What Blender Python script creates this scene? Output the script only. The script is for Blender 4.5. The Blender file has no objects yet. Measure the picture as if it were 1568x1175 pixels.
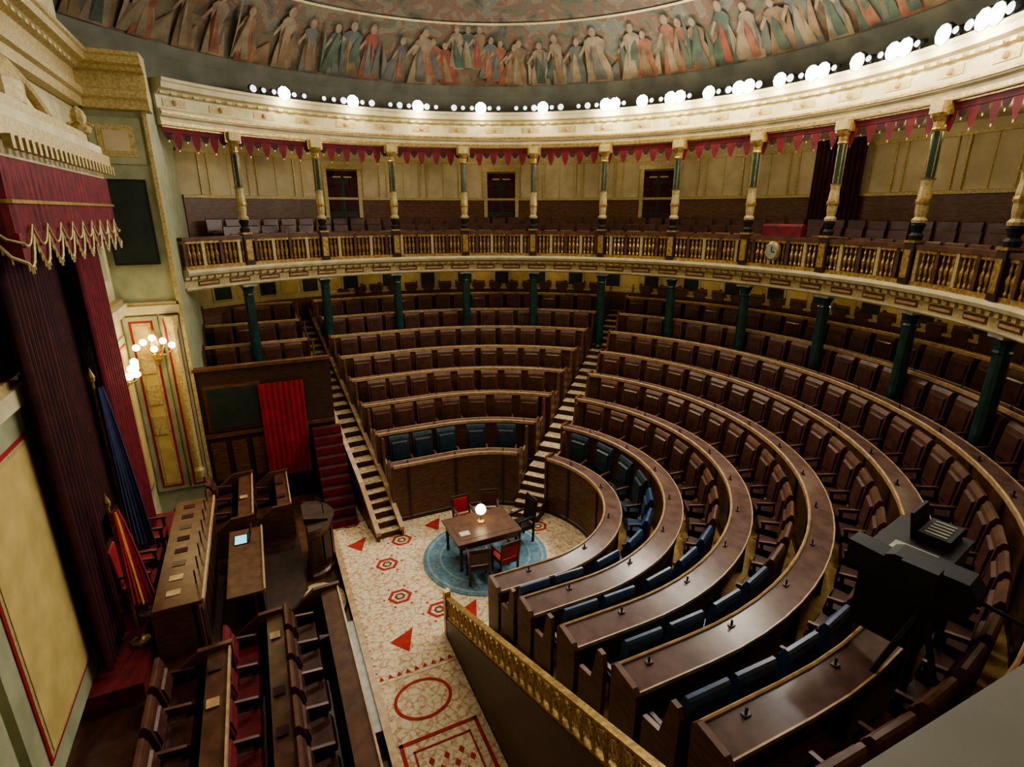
import bpy, math, random, bmesh
from math import sin, cos, pi, radians, sqrt, asin, atan2
from mathutils import Vector
random.seed(7)
CX, CY = 4.3, 10.4
R0, PITCH, Z0, RISE, NROW = 2.65, 1.25, 0.8, 0.45, 8
GR = 9.4      # gallery edge radius
BR = 12.3     # outer wall radius
GZ = 6.45     # gallery floor

# ---------------------------------------------------------------- materials
def newmat(name):
    m = bpy.data.materials.new(name); m.use_nodes = True
    nt = m.node_tree
    return m, nt, nt.nodes["Principled BSDF"]
def mat(name, c1, c2=None, scale=6.0, rough=0.5, metal=0.0, stretch=(1,1,1), bump=0.0, emis=None, estr=0.0, detail=4):
    m, nt, b = newmat(name)
    b.inputs["Roughness"].default_value = rough
    b.inputs["Metallic"].default_value = metal
    if c2 is None: c2 = tuple(x*0.7 for x in c1)
    tc = nt.nodes.new("ShaderNodeTexCoord"); mp = nt.nodes.new("ShaderNodeMapping")
    mp.inputs["Scale"].default_value = stretch
    n = nt.nodes.new("ShaderNodeTexNoise"); n.inputs["Scale"].default_value = scale; n.inputs["Detail"].default_value = detail
    r = nt.nodes.new("ShaderNodeValToRGB")
    r.color_ramp.elements[0].position = 0.35; r.color_ramp.elements[1].position = 0.65
    r.color_ramp.elements[0].color = (*c2,1); r.color_ramp.elements[1].color = (*c1,1)
    nt.links.new(tc.outputs["Object"], mp.inputs["Vector"]); nt.links.new(mp.outputs[0], n.inputs["Vector"])
    nt.links.new(n.outputs["Fac"], r.inputs[0]); nt.links.new(r.outputs[0], b.inputs["Base Color"])
    if bump:
        bp = nt.nodes.new("ShaderNodeBump"); bp.inputs["Strength"].default_value = bump; bp.inputs["Distance"].default_value = .03
        nt.links.new(n.outputs["Fac"], bp.inputs["Height"]); nt.links.new(bp.outputs[0], b.inputs["Normal"])
    if emis:
        b.inputs["Emission Color"].default_value = (*emis,1); b.inputs["Emission Strength"].default_value = estr
    return m
M = {}
M['wood']   = mat('walnut_wood', (.165,.078,.038),(.09,.038,.018), 5, .36, stretch=(1,1,4))
M['wood_d'] = mat('dark_walnut', (.068,.032,.019),(.035,.017,.011), 6, .4, stretch=(1,1,4))
M['desk']   = mat('desk_top_wood', (.17,.10,.088),(.11,.06,.052), 4, .25)
M['rim']    = mat('light_oak_rim', (.58,.40,.22),(.40,.26,.13), 8, .33)
M['seat']   = mat('brown_red_leather', (.105,.04,.028),(.06,.024,.018), 6, .33, bump=.2)
M['seatback']=mat('brown_leather_back', (.15,.072,.045),(.09,.04,.027), 5, .34)
M['blue']   = mat('blue_leather', (.03,.085,.20),(.018,.05,.13), 6, .3)
M['teal']   = mat('dark_teal_leather', (.025,.055,.08),(.015,.032,.048), 6, .38)
M['ochre']  = mat('ochre_carpet', (.80,.54,.22),(.62,.40,.14), 9, .85)
M['stair']  = mat('cream_stair_runner', (.70,.60,.40),(.38,.27,.15), 14, .8)
M['stair_d']= mat('stair_riser_dark', (.16,.08,.04),(.10,.04,.02), 12, .8)
M['gold']   = mat('gilded_metal', (.60,.42,.16),(.30,.19,.07), 14, .36, .5)
M['goldp']  = mat('gilded_plaster', (.60,.49,.25),(.40,.31,.14), 18, .5, .12)
M['cream']  = mat('cream_plaster', (.70,.64,.43),(.56,.49,.30), 3, .6)
M['creamw'] = mat('cream_wall_fabric', (.60,.52,.36),(.48,.41,.27), 2, .8)
M['yellow'] = mat('yellow_ochre_panel', (.64,.50,.21),(.50,.38,.15), 2.5, .6)
M['pgreen'] = mat('pale_green_paint', (.42,.44,.30),(.32,.34,.22), 3, .55)
M['green']  = mat('dark_green_column', (.022,.075,.065),(.012,.04,.036), 6, .3)
M['dgreen'] = mat('dark_green_panel', (.02,.035,.028),(.012,.02,.018), 3, .6)
M['crim']   = mat('crimson_velvet', (.20,.010,.022),(.10,.005,.012), 5, .75)
M['redcloth']=mat('red_cloth', (.38,.018,.03),(.25,.010,.02), 4, .7)
M['dred']   = mat('dark_maroon_curtain', (.070,.010,.014),(.033,.005,.009), 4, .8)
M['black']  = mat('black_plastic', (.008,.008,.009),(.014,.014,.016), 8, .6)
M['grey']   = mat('grey_painted_ledge', (.36,.36,.33),(.30,.30,.27), 3, .5)
M['white']  = mat('white_paper', (.62,.62,.6),(.5,.5,.5), 3, .6)
M['marble'] = mat('grey_marble', (.45,.45,.40),(.30,.31,.27), 7, .35)
M['rug']    = mat('blue_round_rug', (.19,.34,.44),(.11,.23,.33), 9, .9)
M['redpat'] = mat('red_wool', (.47,.045,.035),(.36,.03,.03), 9, .9)
M['navy']   = mat('navy_flag_cloth', (.015,.025,.10),(.01,.012,.05), 5, .7)
M['yflag']  = mat('yellow_flag_cloth', (.75,.36,.03),(.6,.25,.02), 5, .7)
M['globe']  = mat('lamp_globe', (.9,.8,.6),(.9,.8,.6), 1, .5, emis=(1,.82,.45), estr=10)
M['lens']   = mat('spotlight_lens', (.9,.9,.9),(.9,.9,.9), 1, .5, emis=(.93,.98,1), estr=110)
M['lens_s'] = mat('small_spot_lens', (.9,.9,.9),(.9,.9,.9), 1, .5, emis=(.72,.82,1), estr=1.6)
M['screen'] = mat('laptop_screen', (.2,.6,.8),(.2,.6,.8), 1, .5, emis=(.25,.75,.95), estr=1.2)
for i,(a,b) in enumerate([((.26,.075,.05),(.15,.05,.035)),((.26,.20,.13),(.17,.13,.085)),((.085,.115,.08),(.055,.07,.052)),((.22,.145,.085),(.14,.095,.055)),((.13,.13,.115),(.085,.085,.075)),((.27,.12,.07),(.17,.07,.045))]):
    M['f%d'%i] = mat('fresco_pigment_%d'%i, a, b, 3, .9)
M['skinp'] = mat('fresco_flesh', (.28,.20,.13),(.2,.14,.09), 6, .9)

def fresco():
    m, nt, b = newmat('fresco_vault'); b.inputs["Roughness"].default_value=.9
    tc = nt.nodes.new("ShaderNodeTexCoord")
    mp = nt.nodes.new("ShaderNodeMapping"); mp.inputs["Scale"].default_value=(1,1,.5)
    n1 = nt.nodes.new("ShaderNodeTexNoise"); n1.inputs["Scale"].default_value=1.6; n1.inputs["Detail"].default_value=7; n1.inputs["Distortion"].default_value=1.2
    r1 = nt.nodes.new("ShaderNodeValToRGB")
    e=r1.color_ramp.elements; e[0].position=.3; e[0].color=(.065,.065,.045,1); e[1].position=.72; e[1].color=(.22,.19,.125,1)
    x=e.new(.42); x.color=(.12,.115,.075,1); x=e.new(.50); x.color=(.17,.085,.055,1); x=e.new(.55); x.color=(.18,.15,.095,1); x=e.new(.63); x.color=(.125,.13,.105,1)
    nt.links.new(tc.outputs["Object"], mp.inputs["Vector"]); nt.links.new(mp.outputs[0], n1.inputs["Vector"])
    nt.links.new(n1.outputs["Fac"], r1.inputs[0]); nt.links.new(r1.outputs[0], b.inputs["Base Color"])
    return m
M['fresco']=fresco()
M['band'] = mat('grey_cove_band', (.20,.20,.155),(.14,.14,.105), 1.5, .85, detail=6)

def carpet():
    m, nt, b = newmat('cream_red_pattern_carpet'); b.inputs["Roughness"].default_value=.9
    tc = nt.nodes.new("ShaderNodeTexCoord")
    v = nt.nodes.new("ShaderNodeTexVoronoi"); v.feature='DISTANCE_TO_EDGE'; v.inputs["Scale"].default_value=4.5
    n = nt.nodes.new("ShaderNodeTexNoise"); n.inputs["Scale"].default_value=11; n.inputs["Detail"].default_value=3
    rv = nt.nodes.new("ShaderNodeValToRGB"); rv.color_ramp.elements[0].position=.01; rv.color_ramp.elements[0].color=(.60,.42,.28,1); rv.color_ramp.elements[1].position=.07; rv.color_ramp.elements[1].color=(.78,.69,.49,1)
    rn = nt.nodes.new("ShaderNodeValToRGB"); rn.color_ramp.elements[0].position=.38; rn.color_ramp.elements[0].color=(.74,.48,.38,1); rn.color_ramp.elements[1].position=.5; rn.color_ramp.elements[1].color=(1,1,1,1)
    mx = nt.nodes.new("ShaderNodeMixRGB"); mx.blend_type='MULTIPLY'; mx.inputs[0].default_value=.8
    nt.links.new(tc.outputs["Object"], v.inputs["Vector"]); nt.links.new(tc.outputs["Object"], n.inputs["Vector"])
    nt.links.new(v.outputs["Distance"], rv.inputs[0]); nt.links.new(n.outputs["Fac"], rn.inputs[0])
    nt.links.new(rv.outputs[0], mx.inputs[1]); nt.links.new(rn.outputs[0], mx.inputs[2]); nt.links.new(mx.outputs[0], b.inputs["Base Color"])
    return m
M['carpet']=carpet()

# ---------------------------------------------------------------- mesh builder
class MB:
    def __init__(s): s.v=[]; s.f=[]; s.m=[]; s.mats=[]
    def mi(s,k):
        if k not in s.mats: s.mats.append(k)
        return s.mats.index(k)
    def poly(s, pts, k):
        i=len(s.v); s.v+=pts; s.f.append(list(range(i,i+len(pts)))); s.m.append(s.mi(k))
    def loft(s, rings, k, closed=True, caps=True):
        i0=len(s.v); n=len(rings[0]); mi=s.mi(k)
        for r in rings: s.v+=r
        for a in range(len(rings)-1):
            for j in range(n if closed else n-1):
                p=i0+a*n+j; q=i0+a*n+(j+1)%n
                s.f.append([p,q,q+n,p+n]); s.m.append(mi)
        if caps and closed:
            s.f.append([i0+j for j in range(n)][::-1]); s.m.append(mi)
            e=i0+(len(rings)-1)*n
            s.f.append([e+j for j in range(n)]); s.m.append(mi)
    def box(s,x0,x1,y0,y1,z0,z1,k):
        s.loft([[(x0,y0,z),(x1,y0,z),(x1,y1,z),(x0,y1,z)] for z in (z0,z1)],k)
    def prism(s, P, T, N, poly, t0, t1, k):
        s.loft([[(P[0]+T[0]*t+N[0]*a, P[1]+T[1]*t+N[1]*a, P[2]+b) for a,b in poly] for t in (t0,t1)],k)
    def fbox(s,P,T,N,t0,t1,n0,n1,z0,z1,k):
        s.prism(P,T,N,[(n0,z0),(n1,z0),(n1,z1),(n0,z1)],t0,t1,k)
    def lathe(s,x,y,prof,k,n=10,sx=1,sy=1):
        s.loft([[(x+r*sx*cos(2*pi*j/n), y+r*sy*sin(2*pi*j/n), z) for j in range(n)] for r,z in prof],k)
    def sphere(s,x,y,z,r,k,n=10,m=6,sz=1):
        s.lathe(x,y,[(max(r*sin(pi*i/m),.001), z-r*sz*cos(pi*i/m)) for i in range(m+1)],k,n)
    def tube(s,pts,r,k,n=6):
        rings=[]
        for i,p in enumerate(pts):
            a=pts[max(i-1,0)]; b=pts[min(i+1,len(pts)-1)]
            d=[b[j]-a[j] for j in range(3)]; L=sqrt(sum(c*c for c in d)) or 1; d=[c/L for c in d]
            up=(0,0,1) if abs(d[2])<.9 else (1,0,0)
            u=(d[1]*up[2]-d[2]*up[1], d[2]*up[0]-d[0]*up[2], d[0]*up[1]-d[1]*up[0]); l=sqrt(sum(c*c for c in u)); u=[c/l for c in u]
            w=(d[1]*u[2]-d[2]*u[1], d[2]*u[0]-d[0]*u[2], d[0]*u[1]-d[1]*u[0])
            rr=r[i] if isinstance(r,(list,tuple)) else r
            rings.append([tuple(p[c]+rr*(cos(2*pi*j/n)*u[c]+sin(2*pi*j/n)*w[c]) for c in range(3)) for j in range(n)])
        s.loft(rings,k)
    def sweep(s, st, poly, k, closed=True):
        s.loft([[(b[0]+b[2]*r, b[1]+b[3]*r, z) for r,z in poly] for b in st],k,closed=closed,caps=closed)
    def obj(s,name,parent=None,smooth=False):
        me=bpy.data.meshes.new(name); me.from_pydata(s.v,[],s.f)
        for k in s.mats: me.materials.append(M[k])
        me.polygons.foreach_set("material_index", s.m)
        bm=bmesh.new(); bm.from_mesh(me); bmesh.ops.recalc_face_normals(bm,faces=bm.faces); bm.to_mesh(me); bm.free()
        if smooth:
            me.polygons.foreach_set("use_smooth",[True]*len(me.polygons))
        o=bpy.data.objects.new(name,me); bpy.context.scene.collection.objects.link(o)
        if parent: o.parent=parent
        return o
def empty(name):
    e=bpy.data.objects.new(name,None); bpy.context.scene.collection.objects.link(e); return e

def arc(a0,a1,step=3.0):
    n=max(2,int(abs(a1-a0)/step)+1)
    return [(CX,CY,cos(radians(a0+(a1-a0)*i/n)),sin(radians(a0+(a1-a0)*i/n))) for i in range(n+1)]
def far(x0,x1,n=2): return [(x0+(x1-x0)*i/n,CY,0,1) for i in range(n+1)]
def near(x0,x1,n=2): return [(x0+(x1-x0)*i/n,CY,0,-1) for i in range(n+1)]
AIS=41.0
LEAN=.085
def segB(r):
    d=math.degrees(asin(.42/r)); return far(2.62-LEAN*(r-R0),CX)[:-1]+arc(90,AIS+d,4)
def segC(r):
    d=math.degrees(asin(.42/r)); return arc(AIS-d,-90,4)+near(CX,3.2)[1:]
def segA(r): return far(-1.72,1.93-LEAN*(r-R0),2)

def walk(st, r, step, start=.35):
    pts=[(b[0]+b[2]*r,b[1]+b[3]*r) for b in st]
    L=[0]
    for i in range(1,len(pts)): L.append(L[-1]+math.dist(pts[i],pts[i-1]))
    n=int((L[-1]-start*2)/step)+1
    if n<1: return
    off=(L[-1]-(n-1)*step)/2
    for j in range(n):
        s=off+j*step; i=0
        while i<len(L)-2 and L[i+1]<s: i+=1
        f=(s-L[i])/((L[i+1]-L[i]) or 1)
        A,B=pts[i],pts[i+1]
        nx=st[i][2]*(1-f)+st[i+1][2]*f; ny=st[i][3]*(1-f)+st[i+1][3]*f; l=sqrt(nx*nx+ny*ny); N=(nx/l,ny/l)
        yield (A[0]+(B[0]-A[0])*f, A[1]+(B[1]-A[1])*f), (N[1],-N[0]), N

def seat(mb,P,T,N,z,k,kb,top=1.28,o=-.13):
    p=(P[0]+N[0]*o,P[1]+N[1]*o,z)
    mb.prism(p,T,N,[(.60,.34),(.58,.42),(.62,.50),(.93,.47),(.98,.44),(.98,.34)],-.25,.25,k)
    mb.prism(p,T,N,[(.94,.40),(.93,.66),(.99,top-.06),(1.03,top),(1.09,top-.01),(1.12,top-.08),(1.06,.40)],-.27,.27,kb)
    mb.prism(p,T,N,[(.96,.52),(.90,.66),(.94,top-.16),(1.0,top-.12),(1.0,.52)],-.21,.21,k)
    mb.prism(p,T,N,[(1.02,top-.005),(1.04,top+.02),(1.08,top+.018),(1.10,top-.015)],-.275,.275,'seatback' if k=='seat' else kb)
    mb.prism(p,T,N,[(.62,.62),(.62,.675),(.98,.71),(.98,.64)],.272,.32,'seatback')
    mb.prism(p,T,N,[(.66,0),(.72,0),(.70,.62),(.64,.62)],.28,.305,'wood_d')
    mb.fbox(p,T,N,-.2,.2,.7,.95,0,.34,'wood_d')

def bench(name, st, r, z, zprev, seatk, step=.66, backk='seatback'):
    mb=MB(); rend=min(r+PITCH+.01,BR-.06)
    mb.sweep(st,[(r+.02,zprev-.02),(rend,zprev-.02),(rend,z),(r+.02,z)],'ochre')
    mb.sweep(st,[(r-.02,zprev-.01),(r+.05,zprev-.01),(r+.05,z+.8),(r-.02,z+.8)],'wood')
    mb.sweep(st,[(r-.05,zprev),(r-.02,zprev),(r-.02,zprev+.12),(r-.05,zprev+.10)],'wood_d')
    mb.sweep(st,[(r-.03,z+.80),(r+.32,z+.76),(r+.32,z+.80),(r-.03,z+.85)],'desk')
    mb.sweep(st,[(r-.07,z+.79),(r-.03,z+.79),(r-.03,z+.875),(r-.05,z+.885),(r-.07,z+.87)],'rim')
    mb.sweep(st,[(r+.32,z+.755),(r+.34,z+.755),(r+.34,z+.81),(r+.32,z+.81)],'rim')
    mb.sweep(st,[(r+.24,z+.4),(r+.27,z+.4),(r+.27,z+.77),(r+.24,z+.77)],'wood')
    for P,T,N in walk(st,r,1.32,.2):
        mb.fbox((P[0],P[1],0),T,N,-.035,.035,-.045,-.02,zprev+.1,z+.79,'wood_d')
        mb.fbox((P[0],P[1],0),T,N,-.03,.03,.05,.30,z,z+.77,'wood_d')
    for b in (st[0],st[-1]):
        P=(b[0]+b[2]*r,b[1]+b[3]*r,z); N=(b[2],b[3]); T=(N[1],-N[0])
        mb.prism(P,T,N,[(-.06,zprev-z),(.38,0),(.40,.6),(.38,.82),(.32,.89),(-.02,.92),(-.08,.86)],-.035,.035,'wood')
        mb.prism(P,T,N,[(.5,0),(1.0,0),(1.02,1.15),(.98,1.28),(.88,1.28),(.76,.76),(.50,.70)],-.03,.03,'wood')
    for P,T,N in walk(st,r,step,.36):
        k=seatk(P) if callable(seatk) else seatk
        seat(mb,P,T,N,z,k,k if k in('blue','teal') else backk)
    for P,T,N in walk(st,r,step*2,.36):
        mb.fbox((P[0],P[1],z),T,N,-.01,.01,.05,.07,.83,.93,'black')
        mb.fbox((P[0],P[1],z),T,N,-.04,.04,.03,.09,.83,.855,'wood_d')
    return mb.obj(name)

def zk(k): return Z0+RISE*k if k>=0 else 0.0
def seatfn(k):
    def f(P):
        if k==0: return 'blue' if P[1]<CY-1 else 'teal'
        if k<=3 and P[1]<CY-3 and P[0]<6.9-.35*k: return 'blue'
        return 'seat'
    return f
for k in range(NROW):
    r=R0+PITCH*k
    for seg in ([segA] if k>=3 else [])+[segB,segC]:
        bench('deputies_bench_row',seg(r),r,zk(k),zk(k-1),seatfn(k))

# ---------------------------------------------------------------- aisle stairs
def stairs(name, base, N, width, wall=False, r_end=BR-.1):
    mb=MB(); T=(N[1],-N[0]); P=(base[0],base[1],0)
    steps=[(R0-.62,.16),(R0-.36,.32),(R0-.12,.48),(R0+.12,.64),(R0+.36,.80)]
    r=R0+.66; z=.95
    while r<r_end-.1:
        steps.append((r,z)); r+=PITCH/3; z+=.15
    steps.append((r_end,z))
    for (a,za),(b,zb) in zip(steps[:-1],steps[1:]):
        mb.fbox(P,T,N,-width,width,a,b,max(za-.5,0),za,'stair_d')
        mb.fbox(P,T,N,-width+.02,width-.02,a-.02,b-.07,za,za+.012,'stair')
    if wall:
        for sgn in (-1,1):
            c=sgn*(width+.03)
            pts=[(steps[0][0]-.1,.25),(steps[5][0],1.05),(steps[-1][0],steps[-1][1]+.25)]
            for (a,za),(b,zb) in zip(pts[:-1],pts[1:]):
                mb.prism(P,T,N,[(a,za-.10),(b,zb-.10),(b,zb),(a,za)],c-.06,c+.06,'rim')
                mb.prism(P,T,N,[(a,0),(b,max(za-.6,0)),(b,zb-.08),(a,za-.08)],c-.03,c+.03,'wood')
    return mb.obj(name)
ln=sqrt(1+LEAN*LEAN)
stairs('aisle_staircase',(2.275+LEAN*R0,CY),(-LEAN/ln,1/ln),.28,wall=True)
stairs('aisle_staircase',(CX,CY),(cos(radians(AIS)),sin(radians(AIS))),.40)
stairs('aisle_staircase',(2.9,CY),(0,-1),.22)

def rail_near():
    mb=MB(); x=2.6
    y0,y1=8.5,-.5
    def zt(y): return .92+.435*(8.5-y) if y>2 else .92+.435*6.5+.30*(2-y)
    N=40
    ys=[y0+(y1-y0)*i/N for i in range(N+1)]
    for a,b in zip(ys[:-1],ys[1:]):
        za,zb=zt(a),zt(b)
        def pr(d0,d1,w,k):
            mb.loft([[(x-w,y,z+d0),(x+w,y,z+d0),(x+w,y,z+d1),(x-w,y,z+d1)] for y,z in ((a,za),(b,zb))],k)
        pr(-.04,.0,.045,'gold'); pr(-.5,-.46,.035,'gold')
        mb.loft([[(x-.05,y,-.02),(x+.05,y,-.02),(x+.05,y,z-.5),(x-.05,y,z-.5)] for y,z in ((a,za),(b,zb))],'wood_d')
        mb.tube([(x,a,za-.48),(x,b,zb-.03)],.014,'gold',5)
        mb.tube([(x,a,za-.03),(x,b,zb-.48)],.014,'gold',5)
        ym,zm=(a+b)/2,(za+zb)/2-.25
        mb.tube([(x,ym+.08*cos(t*pi/4),zm+.11*sin(t*pi/4)) for t in range(9)],.018,'gold',5)
        mb.tube([(x,a,za-.5),(x,a,za-.03)],.018,'gold',5)
    mb.box(x-.06,x+.06,y0,y0+.12,0,1.02,'gold')
    return mb.obj('gilded_stair_railing')
rail_near()

# ---------------------------------------------------------------- floor
mb=MB(); mb.box(-3.2,17.5,-3.0,24.5,-.2,-.02,'wood_d'); mb.obj('floor')
mb=MB()
pts=[(1.0,14.9),(1.9,14.9),(1.9,CY+2.62),(CX,CY+2.62)]+[(CX+2.62*cos(radians(a)),CY+2.62*sin(radians(a))) for a in range(84,-91,-6)]+[(2.54,CY-2.62+.7),(2.54,8.4),(2.54,7.9),(1.0,7.9)]
mb.poly([(x,y,.0) for x,y in pts],'carpet'); mb.obj('patterned_carpet')
mb=MB()
mb.box(1.0,2.54,-1,7.86,-.02,.005,'carpet')
mb.box(1.0,2.54,7.86,7.9,-.02,.012,'rim')
def ring(mb,cx,cy,rx,ry,w,k,n,z=.012,rot=0):
    o=[];i=[]
    for j in range(n):
        a=2*pi*j/n+rot
        o.append((cx+rx*cos(a),cy+ry*sin(a),z)); i.append((cx+(rx-w)*cos(a),cy+(ry-w)*sin(a),z))
    for j in range(n): mb.poly([o[j],o[(j+1)%n],i[(j+1)%n],i[j]],k)
ring(mb,1.72,7.3,.50,.42,.055,'redpat',36)
for (x0,x1,y0,y1,w) in [(1.12,2.42,3.4,6.6,.06),(1.3,2.24,3.6,6.4,.03)]:
    for a,b,c,d in ((x0,x1,y0,y0+w),(x0,x1,y1-w,y1),(x0,x0+w,y0,y1),(x1-w,x1,y0,y1)): mb.box(a,b,c,d,.005,.014,'redpat')
for i in range(7):
    for j in range(14):
        if (i+j)%2: continue
        cx=1.4+i*.12; cy=3.8+j*.18
        mb.poly([(cx-.05,cy,.012),(cx,cy-.07,.012),(cx+.05,cy,.012),(cx,cy+.07,.012)],'redpat')
mb.obj('corridor_carpet_runner')
mb=MB()
for x,y in [(2.56,12.15),(2.0,11.3),(2.0,10.05),(6.0,11.25),(2.65,9.3),(1.5,13.5),(5.6,9.2)]:
    ring(mb,x,y,.27,.25,.075,'redpat',6,.006); ring(mb,x,y,.12,.11,.05,'stair_d',6,.006)
    for a in range(0,360,60): mb.poly([(x+.36*cos(radians(a+d))*q,y+.36*sin(radians(a+d))*q,.006) for d,q in ((-6,.92),(0,1.08),(6,.92))],'redpat')
for x,y in [(1.5,12.4),(1.73,8.75),(3.5,12.5),(3.2,9.0),(2.3,13.6-.9)]:
    mb.poly([(x-.24,y+.05,.006),(x+.05,y-.32,.006),(x+.27,y+.27,.006)],'redpat')
for j in range(24):
    y=8.1+j*.2; mb.poly([(1.05,y,.006),(1.12,y+.05,.006),(1.05,y+.1,.006)],'redpat')
for i in range(9):
    x=1.1+i*.16; mb.poly([(x,7.95,.006),(x+.1,7.95,.006),(x+.05,8.05,.006)],'redpat')
mb.obj('carpet_medallions')
mb=MB(); mb.lathe(4.25,10.65,[(1.5,.0),(1.5,.02),(1.45,.025)],'rug',48); mb.obj('round_blue_rug')
M['rugl']=mat('pale_blue_wool',(.36,.47,.50),(.24,.36,.42),9,.9)
mb=MB(); ring(mb,4.25,10.65,1.42,1.42,.06,'rugl',48,.03); ring(mb,4.25,10.65,1.1,1.1,.04,'rugl',48,.03)
for a in range(0,360,30): ring(mb,4.25+1.24*cos(radians(a)),10.65+1.24*sin(radians(a)),.08,.08,.03,'rugl',8,.03)
mb.obj('rug_pattern_rings')

# ---------------------------------------------------------------- stenographers' table
tb=empty('stenographers_table')
mb=MB(); tx,ty=4.2,10.75; zt=.025
mb.box(tx-.8,tx+.8,ty-.6,ty+.6,.73+zt,.78+zt,'seatback'); mb.box(tx-.74,tx+.74,ty-.53,ty+.53,.60,.75,'wood')
mb.box(tx-.68,tx+.68,ty-.45,ty+.45,.806,.81,'seatback')
mb.obj('top',tb)
mb=MB()
for sx in (-1,1):
    for sy in (-1,1):
        mb.lathe(tx+sx*.70,ty+sy*.49,[(.025,zt),(.045,zt+.05),(.03,.12),(.04,.4),(.05,.5),(.035,.54),(.05,.62)],'wood_d',8)
mb.obj('legs',tb)
mb=MB(); mb.lathe(tx+.05,ty+.15,[(.1,.812),(.1,.825),(.02,.85),(.02,1.0),(.05,1.02)],'gold',12)
mb.sphere(tx+.05,ty+.15,1.13,.13,'globe',14,8); mb.obj('table_globe_lamp')
mb=MB()
mb.box(tx-.5-.12,tx-.5+.12,ty-.29,ty-.11,.811,.818,'white'); mb.obj('papers')
def chair(name,x,y,ang,k,frame='wood_d',z=.025,h=.98):
    mb=MB(); N=(cos(ang),sin(ang)); T=(N[1],-N[0]); P=(x,y,z)
    mb.prism(P,T,N,[(-.24,.42),(-.25,.47),(-.2,.5),(.2,.49),(.22,.42)],-.23,.23,k)
    mb.prism(P,T,N,[(-.23,.37),(-.23,.42),(.22,.42),(.22,.37)],-.22,.22,frame)
    mb.prism(P,T,N,[(.19,.55),(.26,h-.08),(.29,h-.04),(.31,h-.1),(.24,.55)],-.19,.19,k)
    for s in (-1,1):
        mb.prism(P,T,N,[(.17,0),(.22,0),(.24,.5),(.33,h),(.28,h),(.19,.5)],s*.22-.02,s*.22+.02,frame)
        mb.prism(P,T,N,[(-.22,0),(-.18,0),(-.17,.66),(-.22,.66)],s*.22-.02,s*.22+.02,frame)
        mb.prism(P,T,N,[(-.24,.66),(.25,.69),(.25,.73),(-.24,.70)],s*.22-.025,s*.22+.025,frame)
    mb.fbox(P,T,N,-.22,.22,.28,.32,h-.06,h,frame)
    return mb.obj(name)
chair('upholstered_armchair',4.4,9.82,-pi/2+.1,'redcloth'); chair('upholstered_armchair',3.75,9.85,-pi/2-.2,'seat')
chair('upholstered_armchair',4.1,11.68,pi/2,'redcloth'); chair('upholstered_armchair',5.33,10.85,.1,'black','black',h=1.15)
chair('upholstered_armchair',4.8,11.68,pi/2-.3,'seat')

# ---------------------------------------------------------------- gallery
GA0,GA1=130.0,-52.0
gst=arc(GA0,GA1,2.5)
mb=MB()
mb.sweep(gst,[(9.45,6.45),(9.18,6.45),(9.16,6.38),(9.2,6.30),(9.34,6.26),(9.34,6.18),(9.45,6.16)],'cream')
mb.sweep(gst,[(9.42,6.40),(9.42,5.86),(9.95,5.86),(9.95,6.10),(12.28,6.10),(12.28,6.45),(9.42,6.45)],'goldp')
mb.sweep(gst,[(9.36,5.95),(9.42,5.95),(9.42,5.88),(9.36,5.90)],'cream')
for P,T,N in walk(gst,9.42,.95,.4):
    mb.fbox((P[0],P[1],0),T,N,-.32,.32,-.02,.01,5.98,6.12,'wood')
    mb.fbox((P[0],P[1],0),T,N,-.28,.28,-.03,-.01,6.02,6.08,'rim')
for P,T,N in walk(gst,9.42,.24,.1):
    mb.fbox((P[0],P[1],0),T,N,-.06,.06,-.14,.0,6.18,6.26,'goldp')
mb.obj('gallery_slab')
mb=MB()
mb.sweep(gst,[(9.24,6.45),(9.38,6.45),(9.38,6.55),(9.24,6.55)],'gold')
mb.sweep(gst,[(9.22,7.22),(9.42,7.22),(9.42,7.32),(9.22,7.32)],'seatback')
mb.sweep(gst,[(9.26,7.15),(9.36,7.15),(9.36,7.22),(9.26,7.22)],'gold')
mb.sweep(gst,[(9.36,6.55),(9.375,6.55),(9.375,7.15),(9.36,7.15)],'wood')
prof=[(.02,6.55),(.04,6.6),(.02,6.66),(.045,6.78),(.05,6.85),(.02,6.95),(.035,7.02),(.02,7.1),(.035,7.15)]
for i,(P,T,N) in enumerate(walk(gst,9.3,.135,.05)):
    mb.lathe(P[0],P[1],prof,'gold',5)
    if i%4==0: mb.fbox((P[0],P[1],0),T,N,-.045,.045,-.05,.05,6.5,7.22,'goldp' if i%8 else 'seatback')
mb.obj('gallery_balustrade')

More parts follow.
